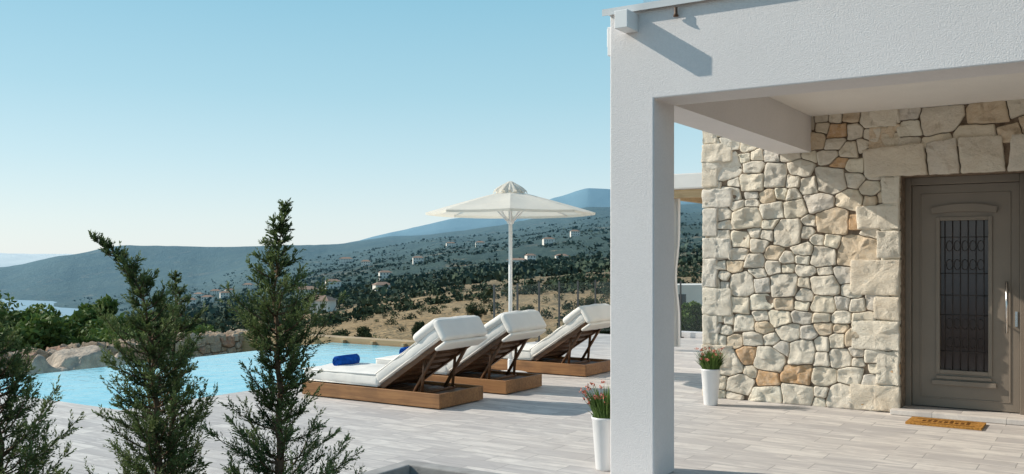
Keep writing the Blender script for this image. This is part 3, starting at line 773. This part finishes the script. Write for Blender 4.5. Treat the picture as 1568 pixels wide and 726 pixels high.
# ---------------------------------------------------------------- fence
fe=empty('glass_fence')
tg=NT('fence_glass'); tg.col((.5,.6,.6)); tg.rough(.3); tg.b.inputs['Alpha'].default_value=.03; tg.b.inputs['Specular IOR Level'].default_value=.2
path=[(-8.72,12.98+i*.72) for i in range(6)]+[(-8.72+i*.9,16.58) for i in range(1,7)]
mb=MB(); mg=MB()
for i,(u,v) in enumerate(path):
    mb.box(u-.013,u+.013,v-.013,v+.013,0,1.06,M_post); mb.box(u-.05,u+.05,v-.05,v+.05,.001,.015,M_post)
    if i+1<len(path):
        a,b=path[i+1]
        if abs(a-u)>abs(b-v): mg.box(u+.03,a-.03,v-.004,v+.004,.06,1.03,tg.m)
        else: mg.box(u-.004,u+.004,v+.03,b-.03,.06,1.03,tg.m)
mb.obj('posts',fe); mg.obj('panels',fe)

# pavilion behind
pv=empty('garden_pavilion'); mb=MB()
mb.box(-6.3,-2.6,14.0,17.2,2.60,2.84,M_curt); mb.obj('fabric_roof',pv,bevel=.02)
mb=MB()
mb.box(-6.2,-2.7,14.1,14.22,2.46,2.59,M_woodl); mb.box(-6.2,-6.08,14.22,17.1,2.46,2.59,M_woodl); mb.box(-6.2,-2.7,17.0,17.12,2.46,2.59,M_woodl)
for k in range(8): mb.box(-5.8+k*.4,-5.74+k*.4,14.22,17.0,2.49,2.58,M_woodl)
for (a,b) in ((-6.2,14.1),(-2.82,14.1),(-2.82,17.0)): mb.box(a,a+.08,b,b+.08,0,2.46,M_whitep)
mb.obj('timber_frame',pv)
mb=MB(); vs_=[];fs_=[];n=60
for j in range(14):
    z=2.46-2.4*j/13; wd=.26*(1-.4*math.exp(-((z-1.2)/.4)**2))
    for k in range(n+1):
        t=k/n; vs_.append((-6.12+wd*t*.6,14.26+.03*math.sin(t*40),z))
for j in range(13):
    for k in range(n): fs_.append((j*(n+1)+k,j*(n+1)+k+1,(j+1)*(n+1)+k+1,(j+1)*(n+1)+k))
mb.add(vs_,fs_,M_curt,True); mb.obj('curtain',pv)

mb=MB(); mb.box(-8.0,-3.8,16.65,16.95,-.6,.10,M_stucco); mb.obj('low_ledge_wall',rot=R)

# ---------------------------------------------------------------- left garden wall + boulders
gw=empty('rubble_garden_wall')
mb=MB(); mb.box(-15.0,-14.55,-2,13.2,-2,-.06,M_mortar); mb.obj('core',gw)
def palw(x,y,rnd):
    k=rnd.uniform(.7,1.05); c=rnd.choice([(.38,.29,.21),(.42,.34,.27),(.33,.25,.18),(.44,.33,.24),(.38,.21,.14)]); return tuple(q*k for q in c)
st=Stones(); rnd=random.Random(21); st.region(-2,13.2,-1.4,-.04,.07,.14,.016,lambda x,y,d:(-14.55+d,x,y),rnd,palw,depth=(.03,.07),asp=1.2,amp=.02)
x=-2
while x<13.1:
    L=rnd.uniform(.12,.34)
    st.stone([(x+.01,-15.02+rnd.uniform(-.03,.03)),(x+L-.01,-15.02+rnd.uniform(-.03,.03)),(x+L-.01,-14.5+rnd.uniform(-.05,.05)),(x+.01,-14.5+rnd.uniform(-.05,.05))],palw(0,0,rnd),-.09,rnd.uniform(.04,.13),lambda a,b,d:(b,a,d),rnd,amp=.03,cc=.04)
    x+=L
st.obj('stones',gw,mat=M_wstone)
def boulder(u,v,z,s,seed,nm='boulder'):
    import bmesh
    bm=bmesh.new(); bmesh.ops.create_icosphere(bm,subdivisions=5,radius=1)
    for q in bm.verts:
        p=q.co.copy(); d=1+.35*mnoise.fractal(p*1.1+Vector((seed,0,0)),1,2,4)
        for k in range(7):
            nn=Vector((math.sin(k*2.1+seed),math.cos(k*1.3+seed*2),math.sin(k*.9+seed*3))).normalized(); dd=p.dot(nn)
            if dd*d>.72: d=.72/dd
        q.co=Vector((p.x*s[0],p.y*s[1],p.z*s[2]))*d*1.15
    me=bpy.data.meshes.new(nm); bm.to_mesh(me); bm.free(); me.materials.append(M_rock)
    me.polygons.foreach_set('use_smooth',[True]*len(me.polygons))
    o=bpy.data.objects.new(nm,me); COL.objects.link(o); x,y=uv2xy(u,v); o.location=(x,y,z); o.rotation_euler=(0,0,seed)
boulder(-13.1,8.3,-.42,(.52,.55,.62),3.1); boulder(-13.0,7.6,-.60,(.4,.45,.5),5.7); boulder(-13.3,9.1,-.62,(.4,.5,.5),8.2)

# ---------------------------------------------------------------- bushes / broadleaf trees
def broadleaf(name,x,y,zb,zt,rad,nl,seed,leaf=.06,mat=M_bushleaf,lobes=16):
    rg=np.random.RandomState(seed); e=empty(name,0,(x,y,zb)); Ht=zt-zb
    L=rg.normal(size=(lobes,3)); L/=np.linalg.norm(L,axis=1,keepdims=True); L*=rg.uniform(.35,1.0,(lobes,1))
    cs=L*np.array([rad*.8,rad*.8,Ht*.38])+np.array([0,0,Ht*.55]); sr=rg.uniform(.2,.45,lobes)*min(rad,Ht*.6)
    k=rg.randint(0,lobes,nl); P=blobpts(nl,rg); P*=sr[k][:,None]; C=cs[k]+P
    C[:,2]=np.maximum(C[:,2],.02)
    q=leafquads(C,leaf*rg.uniform(.6,1.3,nl),rg,.5)
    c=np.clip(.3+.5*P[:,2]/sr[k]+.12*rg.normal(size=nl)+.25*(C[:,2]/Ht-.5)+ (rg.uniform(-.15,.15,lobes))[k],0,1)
    np_mesh('crown',q.reshape(-1,3),4,mat,c,e)
    mb=MB(); mb.tube([(0,0,-.3),(.03,.02,Ht*.3),(0,0,Ht*.7)],[.07,.05,.02],M_bark,8)
    for i in range(lobes): mb.tube([(0,0,Ht*.2),tuple(cs[i]*.6+np.array([0,0,Ht*.05])),tuple(cs[i])],[.03,.018,.006],M_bark,5)
    mb.obj('trunk',e)
def at(px,dep): return ((px-CX)/F*dep,dep)
for i,(px,dep,top,rad,nl) in enumerate([(-60,20,430,1.7,9000),(15,21,446,1.5,10000),(70,20,462,1.3,9000),(152,24,460,.9,7000),(118,19,488,1.0,7000),(200,23,472,1.2,8000),(-140,18,450,1.6,7000),(255,25,486,1.1,6000),(165,19,496,1.0,7000),(310,28,494,.9,4500),(50,18.5,484,1.1,7000),(-10,18,478,1.1,7000)]):
    x,y=at(px,dep); broadleaf('broadleaf_bush',x,y,-1.9,1.5-(top-HZ)/F*dep,rad,nl,30+i,.075)
x,y=at(1060,19.3); broadleaf('shrub',x,y,-.2,.68,.42,5000,77,.05)
x,y=at(1035,21.5); broadleaf('shrub',x,y,-1.2,.35,.5,3000,78,.05)
for i,(px,dep,hh,rad) in enumerate([(700,70,1.5,.9),(765,52,1.1,.6),(875,55,1.3,.8),(640,90,1.7,1.0),(810,110,2.2,1.3),(935,55,1.6,.9),(560,85,1.7,1.0),(905,120,2.4,1.5),(520,64,2.0,1.1),(730,120,2.4,1.5),(360,70,2.4,1.4),(410,60,2.0,1.1)]):
    x,y=at(px,dep); zz=float(terr(math.atan(x/y),math.hypot(x,y))[2]); broadleaf('olive_tree',x,y,zz-.1,zz+hh,rad,3000,50+i,.085,M_dtree)

# ---------------------------------------------------------------- conifers
def conifer(name,dep,axis,prof,nbr,seed):
    sc_=dep/F; zt=1.5-(axis[0][0]-HZ)*sc_-.06
    az_=[1.5-(p[0]-HZ)*sc_ for p in axis][::-1]; ax_=[(p[1]-CX)*sc_ for p in axis][::-1]
    pz=[1.5-(p[0]-HZ)*sc_ for p in prof][::-1]; pr=[p[1]*sc_ for p in prof][::-1]
    rnd=np.random.RandomState(seed); zb=.0
    base=np.array([ax_[0],dep,0.0])
    e=empty(name,0,(base[0],dep,0))
    def ax(z): return float(np.interp(z,az_,ax_))-base[0]
    mb=MB(); N=22
    pts=[(ax(-.1+(zt+.1)*i/N)+.006*math.sin(i*1.7),.006*math.cos(i*2.1),-.1+(zt+.08)*i/N) for i in range(N+1)]
    mb.tube(pts,[.026*(1-i/N)+.002 for i in range(N+1)],M_bark,8)
    LV=[];LC=[]
    for i in range(nbr):
        f=(i+rnd.rand())/nbr; ztip=zb+.08+(zt-.02-zb)*f**.92
        Rr=float(np.interp(ztip+.03,pz,pr)); a=i*2.39996+rnd.uniform(-.4,.4)
        L=Rr*rnd.uniform(.4,1.35); rise=rnd.uniform(.4,1.2)
        if f>.95: L*=.6; rise=1.5
        zs=max(.02,ztip-L*rise); hd=np.array([math.cos(a),math.sin(a),0.0])
        s=np.linspace(0,1,9); st0=np.array([ax(zs),0,zs])
        bend=rnd.uniform(-.25,.25); sdv=np.array([-math.sin(a),math.cos(a),0])
        B=st0+hd*(L*(s**.9))[:,None]+np.array([0,0,1.0])*(L*rise*(.35*s+.65*s*s))[:,None]+sdv*(bend*L*s*s)[:,None]
        mb.tube([tuple(p) for p in B[::2]],[.0045*(1-q)+.001 for q in s[::2]],M_bark,4,False)
        blen=L*math.sqrt(1+rise*rise)
        nt_=int(7+blen*82)
        sj=np.sort(rnd.uniform(.18,1.0,nt_)); sj[-1]=1
        Pj=np.stack([np.interp(sj,s,B[:,k]) for k in range(3)],1)
        Tj=np.stack([np.interp(np.minimum(sj+.05,1),s,B[:,k])-np.interp(np.maximum(sj-.07,0),s,B[:,k]) for k in range(3)],1)
        Tj/=np.linalg.norm(Tj,axis=1,keepdims=True)+1e-9
        rd=rnd.normal(size=(nt_,3)); rd-=Tj*(rd*Tj).sum(1,keepdims=True); rd/=np.linalg.norm(rd,axis=1,keepdims=True)
        td=Tj*.85+rd*.6+np.array([0,0,.12]); td/=np.linalg.norm(td,axis=1,keepdims=True)
        tl=(.19*blen*(1.12-sj)+.022)*rnd.uniform(.5,1.6,nt_)
        K=12
        tt=np.tile(np.linspace(.0,1.0,K),(nt_,1))
        bp=Pj[:,None,:]+td[:,None,:]*(tl[:,None]*tt)[:,:,None]
        bp[:,:,2]+=(.15*tl[:,None]*tt**2)
        ld=rnd.normal(size=(nt_,K,3)); ld-=td[:,None,:]*(ld*td[:,None,:]).sum(2,keepdims=True); ld/=np.linalg.norm(ld,axis=2,keepdims=True)
        dirl=td[:,None,:]*.95+ld*.55
        ll=rnd.uniform(.010,.020,(nt_,K,1))
        sidev=np.cross(dirl,rnd.normal(size=(nt_,K,3))); sidev/=np.linalg.norm(sidev,axis=2,keepdims=True)+1e-9
        wv=sidev*rnd.uniform(.0021,.0038,(nt_,K,1)); tip=bp+dirl*ll; mid=bp+dirl*ll*.45
        q=np.stack([bp,mid-wv,tip,mid+wv],2).reshape(-1,4,3)
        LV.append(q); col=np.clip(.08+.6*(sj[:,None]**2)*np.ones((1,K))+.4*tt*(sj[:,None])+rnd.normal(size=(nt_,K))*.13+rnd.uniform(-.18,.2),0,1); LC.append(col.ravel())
    mb.obj('trunk',e)
    np_mesh('foliage',np.concatenate(LV).reshape(-1,3),4,M_conif,np.concatenate(LC),e)
conifer('cypress_tree',4.5,[(315,438),(370,428),(440,420),(520,425),(600,428),(720,428),(860,430)],
   [(312,2),(330,18),(345,6),(365,16),(385,38),(410,36),(430,86),(450,94),(475,52),(520,50),(560,42),(600,52),(640,80),(690,98),(740,110),(860,100)],200,3)
conifer('cypress_tree',4.55,[(362,136),(385,168),(410,195),(440,215),(480,226),(540,234),(620,238),(720,242),(860,245)],
   [(360,2),(378,12),(400,16),(425,26),(455,56),(480,62),(505,40),(530,66),(560,56),(600,76),(640,50),(700,88),(760,100),(860,90)],180,7)
conifer('cypress_tree',4.1,[(425,-62),(520,-30),(600,-5),(700,0),(880,5)],
   [(425,5),(470,30),(520,48),(580,62),(620,80),(680,98),(740,110),(880,100)],170,12)
conifer('cypress_tree',4.9,[(420,268),(470,270),(560,266),(700,262),(840,260)],
   [(420,3),(440,24),(470,38),(520,38),(600,44),(700,60),(840,60)],90,21)
